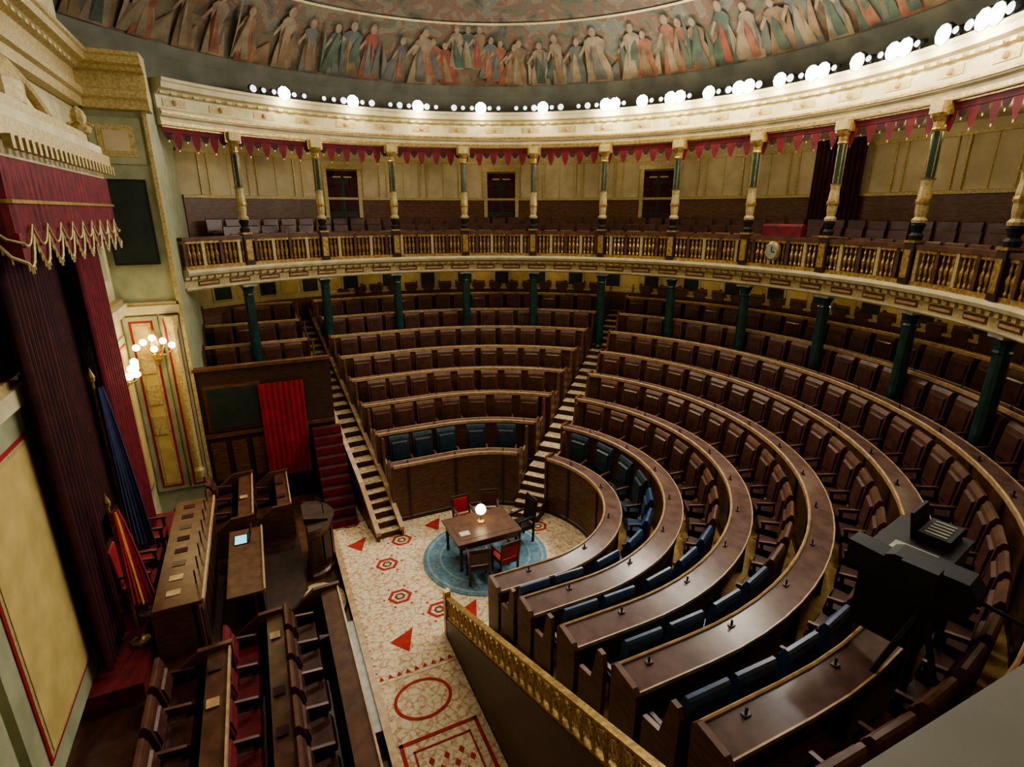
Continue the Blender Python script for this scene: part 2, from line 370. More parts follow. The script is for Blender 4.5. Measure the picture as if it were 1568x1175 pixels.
COL=[118+-15.2*i for i in range(11)]
for a in COL:
    ca,sa=cos(radians(a)),sin(radians(a)); N=(ca,sa); T=(sa,-ca)
    e=empty('gallery_column')
    x,y=CX+9.3*ca,CY+9.3*sa
    mb=MB()
    mb.fbox((x,y,0),T,N,-.13,.13,-.12,.12,6.47,7.35,'wood_d'); mb.fbox((x,y,0),T,N,-.09,.09,-.135,-.12,6.6,7.2,'gold')
    mb.fbox((x,y,0),T,N,-.15,.15,-.14,.14,7.35,7.40,'gold')
    mb.lathe(x,y,[(.12,7.40),(.14,7.5),(.09,7.56),(.12,7.66),(.14,7.72),(.10,7.76)],'black',10)
    mb.obj('pedestal',e)
    mb=MB(); mb.lathe(x,y,[(.14,7.76),(.15,7.82),(.10,7.88),(.12,8.0),(.13,8.3),(.11,8.5),(.12,8.62),(.15,8.66)],'goldp',10)
    mb.lathe(x,y,[(.145,8.15),(.15,8.2),(.145,8.25)],'gold',10); mb.obj('lower_shaft',e)
    mb=MB(); mb.lathe(x,y,[(.10,8.66),(.10,9.6)],'green',10)
    for j in range(5):
        t=2*pi*j/5+.3; mb.tube([(x+.1*cos(t),y+.1*sin(t),8.68),(x+.1*cos(t),y+.1*sin(t),9.6)],.016,'gold',4)
    mb.obj('upper_shaft',e)
    mb=MB(); mb.lathe(x,y,[(.11,9.56),(.13,9.6),(.11,9.64),(.12,9.74),(.17,9.84),(.19,9.9)],'gold',10)
    mb.fbox((x,y,0),T,N,-.16,.16,-.16,.16,9.9,10.12,'goldp')
    for s in (-1,1): mb.fbox((x,y,0),T,N,s*.19-.04,s*.19+.04,-.05,.05,9.85,10.1,'gold')
    mb.obj('capital',e)
    e=empty('hall_column'); x,y=CX+9.62*ca,CY+9.62*sa
    k=int((9.62-R0)/PITCH); zb=zk(k)
    mb=MB(); mb.lathe(x,y,[(.19,zb-.01),(.19,zb+.12),(.15,zb+.18),(.15,zb+.3)],'green',12); mb.obj('base',e)
    mb=MB(); mb.lathe(x,y,[(.16,zb+.3),(.155,zb+1.0),(.14,5.5)],'green',12); mb.obj('shaft',e)
    mb=MB(); mb.lathe(x,y,[(.14,5.48),(.16,5.53),(.14,5.57),(.15,5.66),(.21,5.80)],'green',12); mb.fbox((x,y,0),T,N,-.21,.21,-.19,.19,5.79,5.87,'marble'); mb.obj('capital',e)

def cornice(off):
    p=[(.35,10.1),(-.15,10.1),(-.15,10.28),(-.22,10.32),(-.22,10.46),(-.10,10.5),(-.10,10.80),(-.2,10.84),(-.25,10.9),(-.38,10.94),(-.40,11.06),(-.44,11.09),(-.44,11.16),(.35,11.2)]
    return [(off+a,z) for a,z in p]
cst=arc(129.9,-150,3)
mb=MB(); mb.sweep(cst,cornice(9.4),'cream')
for P,T,N in walk(arc(129.9,-60,3),9.3,.3,.1):
    mb.fbox((P[0],P[1],0),T,N,-.07,.07,-.14,.0,10.82,10.92,'goldp')
for i,(P,T,N) in enumerate(walk(arc(129.9,-60,3),9.3,1.246,.1)):
    mb.fbox((P[0],P[1],0),T,N,-.3,.3,-.02,.01,10.56,10.74,'goldp')
    mb.lathe(P[0]-N[0]*.02,P[1]-N[1]*.02,[(.01,10.58),(.06,10.61),(.07,10.65),(.05,10.70),(.01,10.72)],'rim',8)
mb.sweep(arc(129.9,-60,3),[(9.24,10.12),(9.25,10.12),(9.25,10.2),(9.235,10.2)],'gold')
mb.sweep(arc(129.9,-60,3),[(9.15,10.36),(9.18,10.36),(9.18,10.42),(9.15,10.42)],'gold')
mb.obj('gallery_entablature')
wf=[(0,y,-1,0) for y in (-2.85,4,10,15.45)]
mb=MB(); mb.sweep(wf,cornice(2.95),'goldp')
for j in range(56):
    y=-2+j*.3; mb.box(-2.95,-2.72,y,y+.14,10.82,10.94,'cream')
mb.obj('trim_1')
mb=MB(); mb.sweep([(x,0,0,1) for x in (-3,-2.4,-1.6)],cornice(15.45),'goldp'); mb.obj('trim_2')
mb=MB(); mb.sweep(arc(129.9,-150,3),[(9.6,10.12),(12.3,10.12),(12.3,10.3),(9.6,10.3)],'cream')
mb.sweep(arc(180,-180,4),[(9.6,11.18),(14.0,11.18),(14.0,11.3),(9.6,11.3)],'band'); mb.obj('ceiling_gallery')
def dome(phi,a,off=0):
    r=(9.72-off)*cos(phi); z=11.15+(4.05-off)*sin(phi)
    return (CX+r*cos(a),CY+r*sin(a),z)
mb=MB()
NA=96
def domezone(p0,p1,n,k,off=0):
    rings=[[dome(p0+(p1-p0)*i/n,2*pi*j/NA,off) for j in range(NA)] for i in range(n+1)]
    mb.loft(rings,k,caps=False)
domezone(0,.22,3,'band'); domezone(.22,.60,6,'fresco'); domezone(.60,.612,1,'goldp',.03); domezone(.612,1.565,14,'fresco')
o=mb.obj('ceiling')
def figure(mb,a,phi0,h,k,k2,lean=0,w=1.0):
    body=[(-.26,0),(.26,0),(.22,.3),(.15,.55),(.20,.78),(.10,.84),(-.10,.84),(-.21,.76),(-.14,.55),(-.24,.3)]
    R=9.2
    def P(s,t,off=.06): return dome(phi0+t*h/4.4, a+(s*w+lean*t)*h*.75/R,off)
    mb.poly([P(s,t) for s,t in body],k)
    mb.poly([P(s*.55+.02,t*.9+.04,.075) for s,t in [(-.3,0),(.1,0),(.25,.4),(.1,.75),(-.05,.6)]],k2)
    mb.poly([P(.10*cos(t*pi/4)/w,.92+.085*sin(t*pi/4),.08) for t in range(8)],'skinp')
    mb.poly([P(s,t,.08) for s,t in [(.14,.7),(.2,.74),(.36,.55),(.33,.5)]],'skinp')
mb=MB(); fk=['f0','f1','f2','f3','f4','f5']
# painted architecture: plinth band and drapery panels between the figures
for i in range(46):
    a=-38+i*4.1
    if 62<a<82: continue
    a0,a1=radians(a),radians(a+random.uniform(1.5,3.6)); p0=.235; p1=p0+random.uniform(.12,.33)
    mb.poly([dome(p0,a0,.04),dome(p0,a1,.04),dome(p1,a1,.04),dome((p0+p1)/2,(a0*.3+a1*.7),.04),dome(p1*.96,a0,.04)],random.choice(['f4','f3','f2','f1','f4']))
a=-40
while a<150:
    h=random.uniform(1.2,1.55)
    if not (64<a<80): figure(mb,radians(a),.225,h,random.choice(fk),random.choice(fk),random.uniform(-.15,.15),random.uniform(.8,1.5))
    a+=random.choice([3.0,4.2,5.0,6.4])
for i,a in enumerate([63,65.5,67,69,71,73,75,77,79]):
    figure(mb,radians(a),.235+(.10 if 3<=i<=5 else .02*(i%3)),1.15,fk[(i*5)%6],fk[(i+3)%6],(i-4)*.09,1.3)
mb.obj('vault_fresco_figures')

# valance
mb=MB(); va=arc(129.5,-56,3)
mb.sweep(va,[(9.34,9.94),(9.36,9.94),(9.36,10.12),(9.34,10.12)],'crim')
mb.sweep(va,[(9.32,10.06),(9.34,10.06),(9.34,10.11),(9.32,10.11)],'gold')
for i,(P,T,N) in enumerate(walk(va,9.35,.25,.05)):
    d=.42 if i%2 else .2
    q=lambda t,z:(P[0]+T[0]*t,P[1]+T[1]*t,z)
    mb.poly([q(-.13,9.95),q(.13,9.95),q(.10,9.95-d*.55),q(.03,9.95-d),q(-.03,9.95-d),q(-.10,9.95-d*.55)],'crim' if i%2 else 'dred')
    q2=lambda t,z:(P[0]+T[0]*t-N[0]*.01,P[1]+T[1]*t-N[1]*.01,z)
    mb.poly([q2(-.02,9.95-d+.01),q2(.02,9.95-d+.01),q2(.015,9.95-d-.04),q2(-.015,9.95-d-.04)],'gold')
mb.obj('crimson_valance')

# outer walls
wst=arc(119.6,-150,3)
mb=MB(); mb.sweep(wst,[(BR,-.02),(BR+.25,-.02),(BR+.25,10.3),(BR,10.3)],'creamw')
mb.obj('wall_back')
mb=MB()
wv=arc(119.4,-60,3)
mb.sweep(wv,[(BR-.05,6.46),(BR-.0,6.46),(BR-.0,8.42),(BR-.05,8.42)],'wood')
mb.sweep(wv,[(BR-.09,8.42),(BR-.0,8.42),(BR-.0,8.52),(BR-.09,8.50)],'goldp')
mb.sweep(wv,[(BR-.06,9.8),(BR-.0,9.8),(BR-.0,9.9),(BR-.06,9.9)],'goldp')
mb.sweep(wv,[(BR-.05,4.0),(BR-.0,4.0),(BR-.0,4.85),(BR-.05,4.85)],'wood')
mb.sweep(wv,[(BR-.08,4.85),(BR-.0,4.85),(BR-.0,4.93),(BR-.08,4.93)],'goldp')
for j in range(-34,16):
    a=64.7+3.65*j
    if a>118 or a<-58: continue
    m=(j%8)
    ca,sa=cos(radians(a)),sin(radians(a)); N=(ca,sa);T=(sa,-ca); P=(CX+BR*ca,CY+BR*sa,0)
    if m not in (0,):
        if m in (2,4,6):
            for s in (-.14,.14): mb.fbox(P,T,N,s-.03,s+.03,-.05,0,8.5,9.8,'goldp')
        else: mb.fbox(P,T,N,-.015,.015,-.02,0,8.5,9.8,'goldp')
    if j%2==0:
        mb.fbox(P,T,N,-.36,.36,-.04,0,5.0,5.75,'goldp'); mb.fbox(P,T,N,-.28,.28,-.05,-.03,5.07,5.68,'dgreen')
    else: mb.fbox(P,T,N,-.3,.3,-.03,0,5.05,5.7,'yellow')
mb.obj('wall_back_panelling')
n=0
for a in (93.9,64.7,35.5,-22.7):
    ca,sa=cos(radians(a)),sin(radians(a)); N=(ca,sa);T=(sa,-ca); P=(CX+BR*ca,CY+BR*sa,0); n+=1
    mb=MB(); mb.fbox(P,T,N,-.58,.58,-.07,-.03,6.46,9.45,'dgreen')
    mb.fbox(P,T,N,-.02,.02,-.09,-.06,6.46,9.45,'wood_d')
    for s in (-1,1):
        mb.fbox(P,T,N,s*.63-.07,s*.63+.07,-.12,0,6.46,9.5,'goldp')
        for z0,z1 in ((8.0,9.0),(6.7,7.8)):
            mb.fbox(P,T,N,s*.3-.2,s*.3+.2,-.09,-.07,z0,z1,'dred')
    mb.fbox(P,T,N,-.74,.74,-.16,0,9.5,9.66,'goldp')
    for s in (-1,1):
        mb.prism(P,T,N,[(-.13,8.9),(-.09,8.9),(-.09,9.45),(-.13,9.45)],s*.42-.14,s*.42+.14,'dred')
    mb.prism(P,T,N,[(-.13,9.22),(-.09,9.22),(-.09,9.45),(-.13,9.45)],-.56,.56,'dred')
    for s in (-.2,.2): mb.fbox(P,T,N,s-.15,s+.15,-.135,-.13,9.2,9.25,'goldp')
    mb.obj('door_%d'%n)
def curtain(name,P,T,N,w,z0,z1,k,folds=10,amp=.05):
    mb=MB(); n=folds*6; rings=[]
    for zz in (z0,z0+(z1-z0)*.5,z1):
        rings.append([(P[0]+T[0]*t+N[0]*d,P[1]+T[1]*t+N[1]*d,zz) for t,d in [((-w+2*w*i/n), amp*sin(2*pi*folds*i/n)) for i in range(n+1)]])
    mb.loft(rings,k,closed=False,caps=False); return mb.obj(name,smooth=True)
ca,sa=cos(radians(6.7)),sin(radians(6.7)); curtain('maroon_door_curtain',(CX+12.1*ca,CY+12.1*sa),(sa,-ca),(ca,sa),.75,6.95,10.05,'dred')
ca,sa=cos(radians(-1.2)),sin(radians(-1.2)); curtain('crimson_draped_curtain',(CX+9.6*ca,CY+9.6*sa),(sa,-ca),(ca,sa),.25,9.2,10.05,'dred',4)
mb=MB()
for i,r in enumerate((10.0,10.7,11.4)):
    z=GZ+.22*i
    g=arc(119,-52,3)
    mb.sweep(g,[(r-.1,6.46),(r+.62,6.46),(r+.62,z+.02),(r-.1,z+.02)],'wood_d')
    for P,T,N in walk(g,r,.6,.4):
        p=(P[0],P[1],z)
        mb.prism(p,T,N,[(.0,.28),(-.02,.42),(.05,.46),(.38,.44),(.4,.28)],-.24,.24,'seat')
        mb.prism(p,T,N,[(.36,.4),(.40,.85),(.44,.88),(.48,.84),(.44,.4)],-.25,.25,'wood' if i==0 else 'seat')
        for s in (-.22,.22): mb.fbox(p,T,N,s-.02,s+.02,.02,.06,0,.3,'rim'); mb.fbox(p,T,N,s-.02,s+.02,.36,.42,0,.3,'rim')
mb.obj('gallery_seating')
mb=MB()
for P,T,N in walk(arc(9.5,1.2,1.5),9.5,.3,.1):
    mb.prism((P[0],P[1],0),T,N,[(-.13,7.33),(-.13,7.6),(-.05,7.66),(.1,7.64),(.12,7.33)],-.16,.16,'crim')
mb.obj('red_velvet_railing_drape')
ca,sa=cos(radians(5.5)),sin(radians(5.5)); N=(ca,sa);T=(sa,-ca);x,y=CX+9.12*ca,CY+9.12*sa
mb=MB()
disc=lambda rad,d:[(x+T[0]*rad*cos(t*pi/12)+N[0]*d,y+T[1]*rad*cos(t*pi/12)+N[1]*d,6.92+1.25*rad*sin(t*pi/12)) for t in range(24)]
mb.loft([disc(.21,.08),disc(.22,.0),disc(.17,-.03)],'gold'); mb.loft([disc(.17,-.03),disc(.17,-.04)],'marble')
mb.fbox((x,y,0),T,N,-.01,.01,-.055,-.045,6.9,7.06,'black'); mb.fbox((x,y,0),T,N,-.01,.11,-.055,-.045,6.9,6.92,'black')
mb.obj('gallery_clock')

# ---------------------------------------------------------------- front wall complex
mb=MB(); mb.box(-3.4,-3.0,-3.2,15.7,-.02,16,'cream'); mb.obj('wall_front')
mb=MB(); mb.box(-3.0,-1.76,15.5,21.0,-.02,11.15,'pgreen'); mb.obj('wall_left_return')
mb=MB(); mb.box(-3.0,1.5,-3.2,-2.9,-.02,11.1,'creamw'); mb.obj('wall_near')
def framed(mb,plane,c,a0,a1,z0,z1,base='pgreen',inner='yellow',d=.06):
    def B(u0,u1,w0,w1,e0,e1,k):
        if plane=='x': mb.box(c+e0,c+e1,u0,u1,w0,w1,k)
        else: mb.box(u0,u1,c-e1,c-e0,w0,w1,k)
    B(a0,a1,z0,z1,0,d,base)
    m=.34*min(1,(a1-a0)/2.2); i=m
    B(a0+i,a1-i,z0+i,z1-i,d,d+.015,'redcloth' if inner=='yellow' else 'goldp'); i+=.05
    B(a0+i,a1-i,z0+i,z1-i,d+.015,d+.02,'goldp'); i+=.06
    B(a0+i,a1-i,z0+i,z1-i,d+.02,d+.03,inner)
mb=MB()
framed(mb,'x',-3,6.2,8.7,1.5,5.7,d=.14)
framed(mb,'x',-3,3.6,6.0,1.5,5.7,d=.14); framed(mb,'x',-3,12.8,14.2,1.3,5.2,d=.08); framed(mb,'x',-3,14.35,15.3,1.3,5.2,d=.05)
for y0,y1 in ((3.6,8.7),(12.8,15.35)):
    mb.box(-3,-2.78,y0,y1,5.72,5.95,'cream'); mb.box(-3,-2.84,y0,y1,5.95,6.05,'goldp')
    framed(mb,'x',-3,y0+.1,y1-.1,6.2,9.6,'cream','pgreen',.05)
mb.box(-3,-2.82,8.7,9.0,1.5,6.0,'marble')
mb.obj('wall_front_panelling')
mb=MB()
framed(mb,'y',15.5,-2.95,-2.25,1.0,5.6); framed(mb,'y',15.5,-2.2,-1.8,1.0,5.6,'pgreen','yellow',.08)
mb.box(-3,-1.74,15.38,15.5,5.65,5.85,'cream'); mb.box(-3,-1.74,15.42,15.5,5.85,5.93,'goldp')
mb.box(-1.78,-1.70,15.42,15.6,0,10.1,'goldp')
framed(mb,'y',15.5,-2.85,-1.85,9.0,9.95,'pgreen','creamw',.03)
mb.lathe(-1.95,15.32,[(.10,1.3),(.12,1.5),(.08,1.6),(.09,5.2),(.14,5.4),(.16,5.6)],'goldp',10)
for z in (2.6,3.4,4.2): mb.fbox((-2.6,15.4,0),(1,0),(0,1),-.14,.14,-.03,.0,z,z+.5,'goldp')
mb.obj('wall_left_return_panelling')
mb=MB(); mb.box(-2.84,-1.95,15.38,15.46,6.81,8.68,'black'); mb.box(-2.80,-1.99,15.365,15.385,6.86,8.63,'dgreen'); mb.obj('wall_display_panel')
# canopy
cy0,cy1=7.6,12.75
cp=empty('presidential_canopy')
mb=MB()
mb.box(-3,-2.25,cy0,cy1,8.55,8.75,'cream'); mb.box(-3,-2.12,cy0-.1,cy1+.1,8.75,8.95,'goldp'); mb.box(-3,-2.2,cy0-.05,cy1+.05,8.95,9.1,'cream')
mb.box(-3,-2.35,cy0+.1,cy1-.1,9.1,9.3,'goldp')
for j in range(24):
    y=cy0+.1+j*(cy1-cy0-.2)/23; mb.box(-2.14,-2.06,y-.05,y+.05,8.62,8.76,'goldp')
for y in (cy0+.3,cy1-.2):
    mb.lathe(-2.4,y,[(.14,9.3),(.17,9.38),(.1,9.45),(.12,9.55),(.09,9.65),(.02,9.72)],'goldp',8)
    for t in range(6): mb.tube([(-2.4,y,9.33),(-2.4+.12*cos(t),y+.12*sin(t),9.45),(-2.4+.2*cos(t),y+.2*sin(t),9.42)],.025,'goldp',5)
mb.tube([(-2.65,y,9.3+.55*sin((y-8.4)/(3.6)*pi)) for y in [8.4+3.6*i/14 for i in range(15)]],.08,'goldp',8)
mb.lathe(-2.7,10.2,[(.1,9.3),(.4,9.4),(.42,9.65),(.28,9.9),(.06,10.0)],'goldp',12,.5,1)
mb.obj('crown_moulding',cp)
mb=MB()
per=[(-2.98,cy0),(-2.22,cy0),(-2.22,cy1),(-2.98,cy1)]
def along(per,step):
    out=[]
    for (a,b),(c,d) in zip(per[:-1],per[1:]):
        L=math.dist((a,b),(c,d)); n=max(2,int(L/step)); nn=((d-b)/L,-(c-a)/L)
        for i in range(n): out.append((a+(c-a)*i/n,b+(d-b)*i/n,nn))
    out.append((*per[-1],nn)); return out
A=along(per,.05)
for z0,z1,k in ((8.1,8.55,'crim'),(7.75,8.12,'crim')):
    mb.loft([[(x+n[0]*.02*sin(i*1.5)*(1 if zz<8.5 else 0)+n[0]*.02,y+n[1]*.02*sin(i*1.5)+n[1]*.02,zz) for i,(x,y,n) in enumerate(A)] for zz in (z0,z1)],k,closed=False,caps=False)
mb.loft([[(x+n[0]*d,y+n[1]*d,zz) for x,y,n in A] for d,zz in ((.05,8.08),(.05,8.12))],'gold',closed=False,caps=False)
B=along(per,.06); S=9
zs=[7.75-.33*abs(sin(pi*i/S)) for i in range(len(B))]
mb.loft([[(x+n[0]*.03,y+n[1]*.03,7.78) for x,y,n in B],[(x+n[0]*.03,y+n[1]*.03,z) for (x,y,n),z in zip(B,zs)]],'crim',closed=False,caps=False)
mb.tube([(x+n[0]*.05,y+n[1]*.05,z) for (x,y,n),z in zip(B,zs)],.018,'goldp',5)
mb.tube([(x+n[0]*.06,y+n[1]*.06,7.86-.22*abs(sin(pi*i/S))) for i,(x,y,n) in enumerate(B)],.014,'goldp',5)
for i,((x,y,n),z) in enumerate(zip(B,zs)):
    mb.tube([(x+n[0]*.05,y+n[1]*.05,z),(x+n[0]*.05,y+n[1]*.05,z-.08)],.009,'goldp',4)
mb.obj('fringed_valance',cp)
o=curtain('back_drape',(-2.92,10.2),(0,1),(1,0),2.3,1.6,8.5,'dred',34,.04); o.parent=cp
o=curtain('side_drape_right',(-2.62,12.0),(0,1),(1,0),.72,1.6,8.5,'crim',9,.08); o.parent=cp
o=curtain('side_drape_left',(-2.65,8.7),(0,1),(1,0),.5,1.6,8.5,'dred',7,.09); o.parent=cp
def flag(name,x,y,z0,z1,k,k2):
    e=empty(name)
    mb=MB(); mb.lathe(x,y,[(.14,z0),(.14,z0+.04),(.02,z0+.07),(.02,z1),(.04,z1+.02),(.05,z1+.08),(.005,z1+.22)],'gold',8); mb.obj('pole',e)
    mb=MB(); n=26; rings=[]
    H=z1-z0
    for q in range(9):
        f=q/8; w=.06+.34*f**.8; zz=z1-.08-(H*.62)*f
        rings.append([(x+.05+w*.55*i/n*1.0+.03*sin(i*1.3), y-w*.5+w*i/n+.05*cos(i*1.3), zz-(.3*f*i/n)) for i in range(n+1)])
    a=n//3
    for s,t,kk in ((0,a,k),(a,2*a,k2),(2*a,n,k)):
        mb.loft([r[s:t+1] for r in rings],kk,closed=False,caps=False)
    mb.obj('cloth',e)
flag('european_flag',-2.35,9.55,1.5,5.6,'navy','navy'); flag('spanish_flag',-2.35,8.85,1.5,3.9,'redcloth','yflag')
def light(name,typ,loc,e,col,size=.1,rot=None,**kw):
    l=bpy.data.lights.new(name,typ); l.energy=e; l.color=col
    if typ=='AREA': l.size=size
    else: l.shadow_soft_size=size
    for k,v in kw.items(): setattr(l,k,v)
    o=bpy.data.objects.new(name,l); o.location=loc
    if rot: o.rotation_euler=rot
    bpy.context.scene.collection.objects.link(o); return o
def sconce(x,y,z,dx,dy):
    mb=MB(); mb.lathe(x,y,[(.02,z-.5),(.1,z-.35),(.12,z),(.08,z+.2),(.02,z+.35)],'gold',8)
    tx,ty=dy,dx
    for i,(s,h) in enumerate(((-.36,0),(-.2,.12),(0,.22),(.2,.12),(.36,0),(0,-.05))):
        px,py=x+tx*s+dx*(.28-.2*abs(s)),y+ty*s+dy*(.28-.2*abs(s))
        mb.tube([(x,y,z-.2),((x+px)/2,(y+py)/2,z-.25),(px,py,z+h-.12)],.018,'gold',5)
        mb.sphere(px,py,z+h,.08,'globe',10,6)
    mb.obj('globe_wall_sconce')
    light('sconce_light','POINT',(x+dx*.6,y+dy*.6,z+.05),22,(1,.78,.38),.06)
sconce(-2.35,15.2,4.95,0,-1); sconce(-2.8,13.45,4.75,1,0)

mb=MB(); mb.box(-1.74,1.60,15.5,15.6,-.02,4.1,'wood_d')
mb.box(-1.5,-.3,15.42,15.5,2.5,3.6,'dgreen'); mb.box(-1.58,-.22,15.46,15.5,2.42,3.68,'wood')
mb.box(-1.74,1.60,15.4,15.62,4.1,4.18,'wood'); mb.box(-1.74,1.60,15.44,15.5,2.25,2.35,'wood')
for j in range(5): mb.box(-1.6+j*.5,-1.25+j*.5,15.46,15.5,1.0,2.1,'wood')
mb.obj('wall_tier_retaining')
curtain('red_door_hanging',(.28,15.36),(1,0),(0,1),.56,.9,3.62,'redcloth',8,.02)
mb=MB()
for i in range(10):
    y=13.4+i*.2; mb.box(.94,1.70,y,15.38,.0+i*.22,.2+i*.22,'dred'); mb.box(.94,1.70,y-.015,y,i*.22,.2+i*.22,'crim')
mb.obj('red_carpet_side_steps')

# ---------------------------------------------------------------- dais platforms
mb=MB()
mb.box(-3,.93,2.0,15.3,-.02,.18,'wood'); mb.box(-3,.2,2.0,15.0,.18,.4,'wood_d'); mb.box(-3,-.75,2.0,14.4,.4,.8,'wood_d')
mb.box(-3,-1.65,2.0,13.8,.8,1.2,'seat'); mb.box(-3,-2.2,7.9,13.2,1.2,1.5,'crim')
mb.obj('dais_platform')
mb=MB()
mb.box(-2.8,-1.75,4.4,6.3,1.2,1.225,'redcloth')
for x0,x1,y0,y1 in ((-2.85,-1.7,4.3,4.4),(-2.85,-1.7,6.3,6.4),(-2.85,-2.75,4.3,6.4),(-1.8,-1.7,4.3,6.4)): mb.box(x0,x1,y0,y1,1.2,1.23,'stair')
mb.obj('red_bordered_rug')
def dst(y0,y1): return [(0,y0+(y1-y0)*i/4,-1,0) for i in range(5)]
def lowbench(name,y0,y1,x,z,zp,k,step=.7):
    st=dst(y0,y1); r=-x; mb=MB()
    mb.sweep(st,[(r-.02,zp),(r+.05,zp),(r+.05,z+.8),(r-.02,z+.8)],'wood')
    mb.sweep(st,[(r-.05,z+.78),(r+.24,z+.76),(r+.24,z+.80),(r-.05,z+.84)],'seatback')
    mb.sweep(st,[(r-.08,z+.77),(r-.05,z+.77),(r-.05,z+.87),(r-.08,z+.87)],'rim')
    mb.sweep(st,[(r-.04,zp+.3),(r-.02,zp+.3),(r-.02,z+.6),(r-.04,z+.6)],'wood_d')
    for P,T,N in walk(st,r,1.0,.1):
        mb.fbox((P[0],P[1],0),T,N,-.04,.04,-.05,-.02,zp,z+.78,'wood_d')
    for y in (y0,y1):
        mb.prism((x,y,z),(0,1),(-1,0),[(-.1,zp-z),(.85,0),(.85,.5),(.36,.9),(-.1,.92)],-.04,.04,'wood')
    for P,T,N in walk(st,r-.2,step,.32): seat(mb,P,T,N,z,k,k,1.02,0)
    for P,T,N in walk(st,r,step,.32):
        if random.random()<.3:
            s=random.uniform(-.1,.1); mb.fbox((P[0],P[1],z),T,N,s-.08,s+.08,.04,.2,.835,.85,random.choice(['wood_d','dred','rim']))
    return mb.obj(name)
lowbench('clerks_bench',2.4,9.3,.62,.4,.18,'seat'); lowbench('clerks_bench',2.4,9.0,-.32,.4,.4,'crim')
lowbench('clerks_bench',2.4,8.0,-1.12,.8,.8,'seat')
lowbench('clerks_bench',11.9,14.2,-.75,.8,.4,'seat'); lowbench('clerks_bench',12.8,14.8,.05,.4,.18,'seat')
pd=empty('presidential_desk')
mb=MB()
mb.box(-1.55,-1.45,8.6,12.0,.8,2.15,'wood')
for j in range(7):
    y=8.7+j*.48; mb.box(-1.45,-1.42,y,y+.36,1.0,1.95,'seatback'); mb.box(-1.42,-1.41,y+.06,y+.3,1.1,1.85,'wood_d')
for y in (8.6,11.95): mb.box(-2.1,-1.5,y,y+.06,1.2,2.15,'wood')
mb.obj('front',pd)
mb=MB(); mb.box(-2.05,-1.38,8.5,12.1,2.15,2.21,'wood'); mb.box(-1.38,-1.35,8.5,12.1,2.14,2.24,'rim'); mb.obj('top',pd)
mb=MB()
for j in range(8):
    y=8.8+j*.42; mb.box(-1.9,-1.7,y,y+.15,2.21,2.22,random.choice(['crim','dred','wood_d','rim'])); mb.box(-1.5,-1.48,y+.2,y+.22,2.21,2.45,'black')
mb.obj('documents',pd)
for y in (9.9,10.6,11.4): chair('high_backed_red_armchair',-2.45,y,pi,'redcloth',z=1.5,h=1.5 if y==10.6 else 1.25)
sd=empty('secretaries_desk')
mb=MB()
mb.box(-.68,-.60,9.4,11.5,.4,1.5,'wood')
for y in (9.4,11.44): mb.box(-.74,-.6,y,y+.06,.4,1.5,'wood')
for j in range(4): mb.box(-.6,-.58,9.5+j*.5,9.9+j*.5,.6,1.35,'wood_d')
mb.obj('front',sd)
mb=MB(); mb.box(-1.15,-.55,9.3,11.6,1.5,1.55,'wood'); mb.box(-.55,-.52,9.3,11.6,1.49,1.58,'rim'); mb.obj('top',sd)
mb=MB(); mb.box(-1.05,-.8,11.0,11.35,1.55,1.565,'black'); mb.prism((-.8,11.0,1.565),(0,1),(1,0),[(0,0),(.08,.24),(.1,.24),(.02,0)],0,.35,'black')
mb.poly([(-1.04,11.01,1.57),(-.82,11.01,1.57),(-.82,11.34,1.57),(-1.04,11.34,1.57)],'screen'); mb.obj('laptop')
sp=empty('speakers_podium'); mb=MB(); px,py=.35,11.75
half=lambda rad,z,c=0:[(px+rad*cos(radians(a)),py+rad*1.15*sin(radians(a)),z) for a in range(-90,91,15)]
mb.loft([half(.57,.18),half(.57,.3),half(.52,.34),half(.52,1.3),half(.58,1.36),half(.6,1.42)],'wood')
mb.obj('body',sp)
mb=MB()
for a in range(-75,76,30):
    N=(cos(radians(a)),sin(radians(a))); mb.fbox((px+.53*N[0],py+.61*N[1],0),(N[1],-N[0]),N,-.11,.11,-.01,.02,.45,1.2,'wood_d')
mb.loft([half(.6,1.42),half(.62,1.46)],'wood_d'); mb.prism((px,py,1.46),(0,1),(-1,0),[(-.45,0),(.05,0),(.05,.14),(-.45,.04)],-.35,.35,'wood_d')
for s in (-.08,.08): mb.tube([(px+.4,py+s,1.5),(px+.38,py+s,1.75),(px+.25,py+s*.8,1.85)],.012,'black',5)
mb.obj('lectern',sp)
mb=MB()
for i in range(3): mb.lathe(.36,10.2,[(.54-.13*i,.18+.09*i),(.54-.13*i,.27+.09*i)],'stair',20,1,1.3)
mb.obj('rounded_dais_steps')
mb=MB(); mb.box(.94,1.0,2.2,12.6,-.01,.42,'wood'); mb.box(.90,1.02,2.2,12.6,.42,.47,'rim'); mb.box(.74,.90,6.6,9.2,.3,.44,'marble'); mb.obj('dais_kerb')

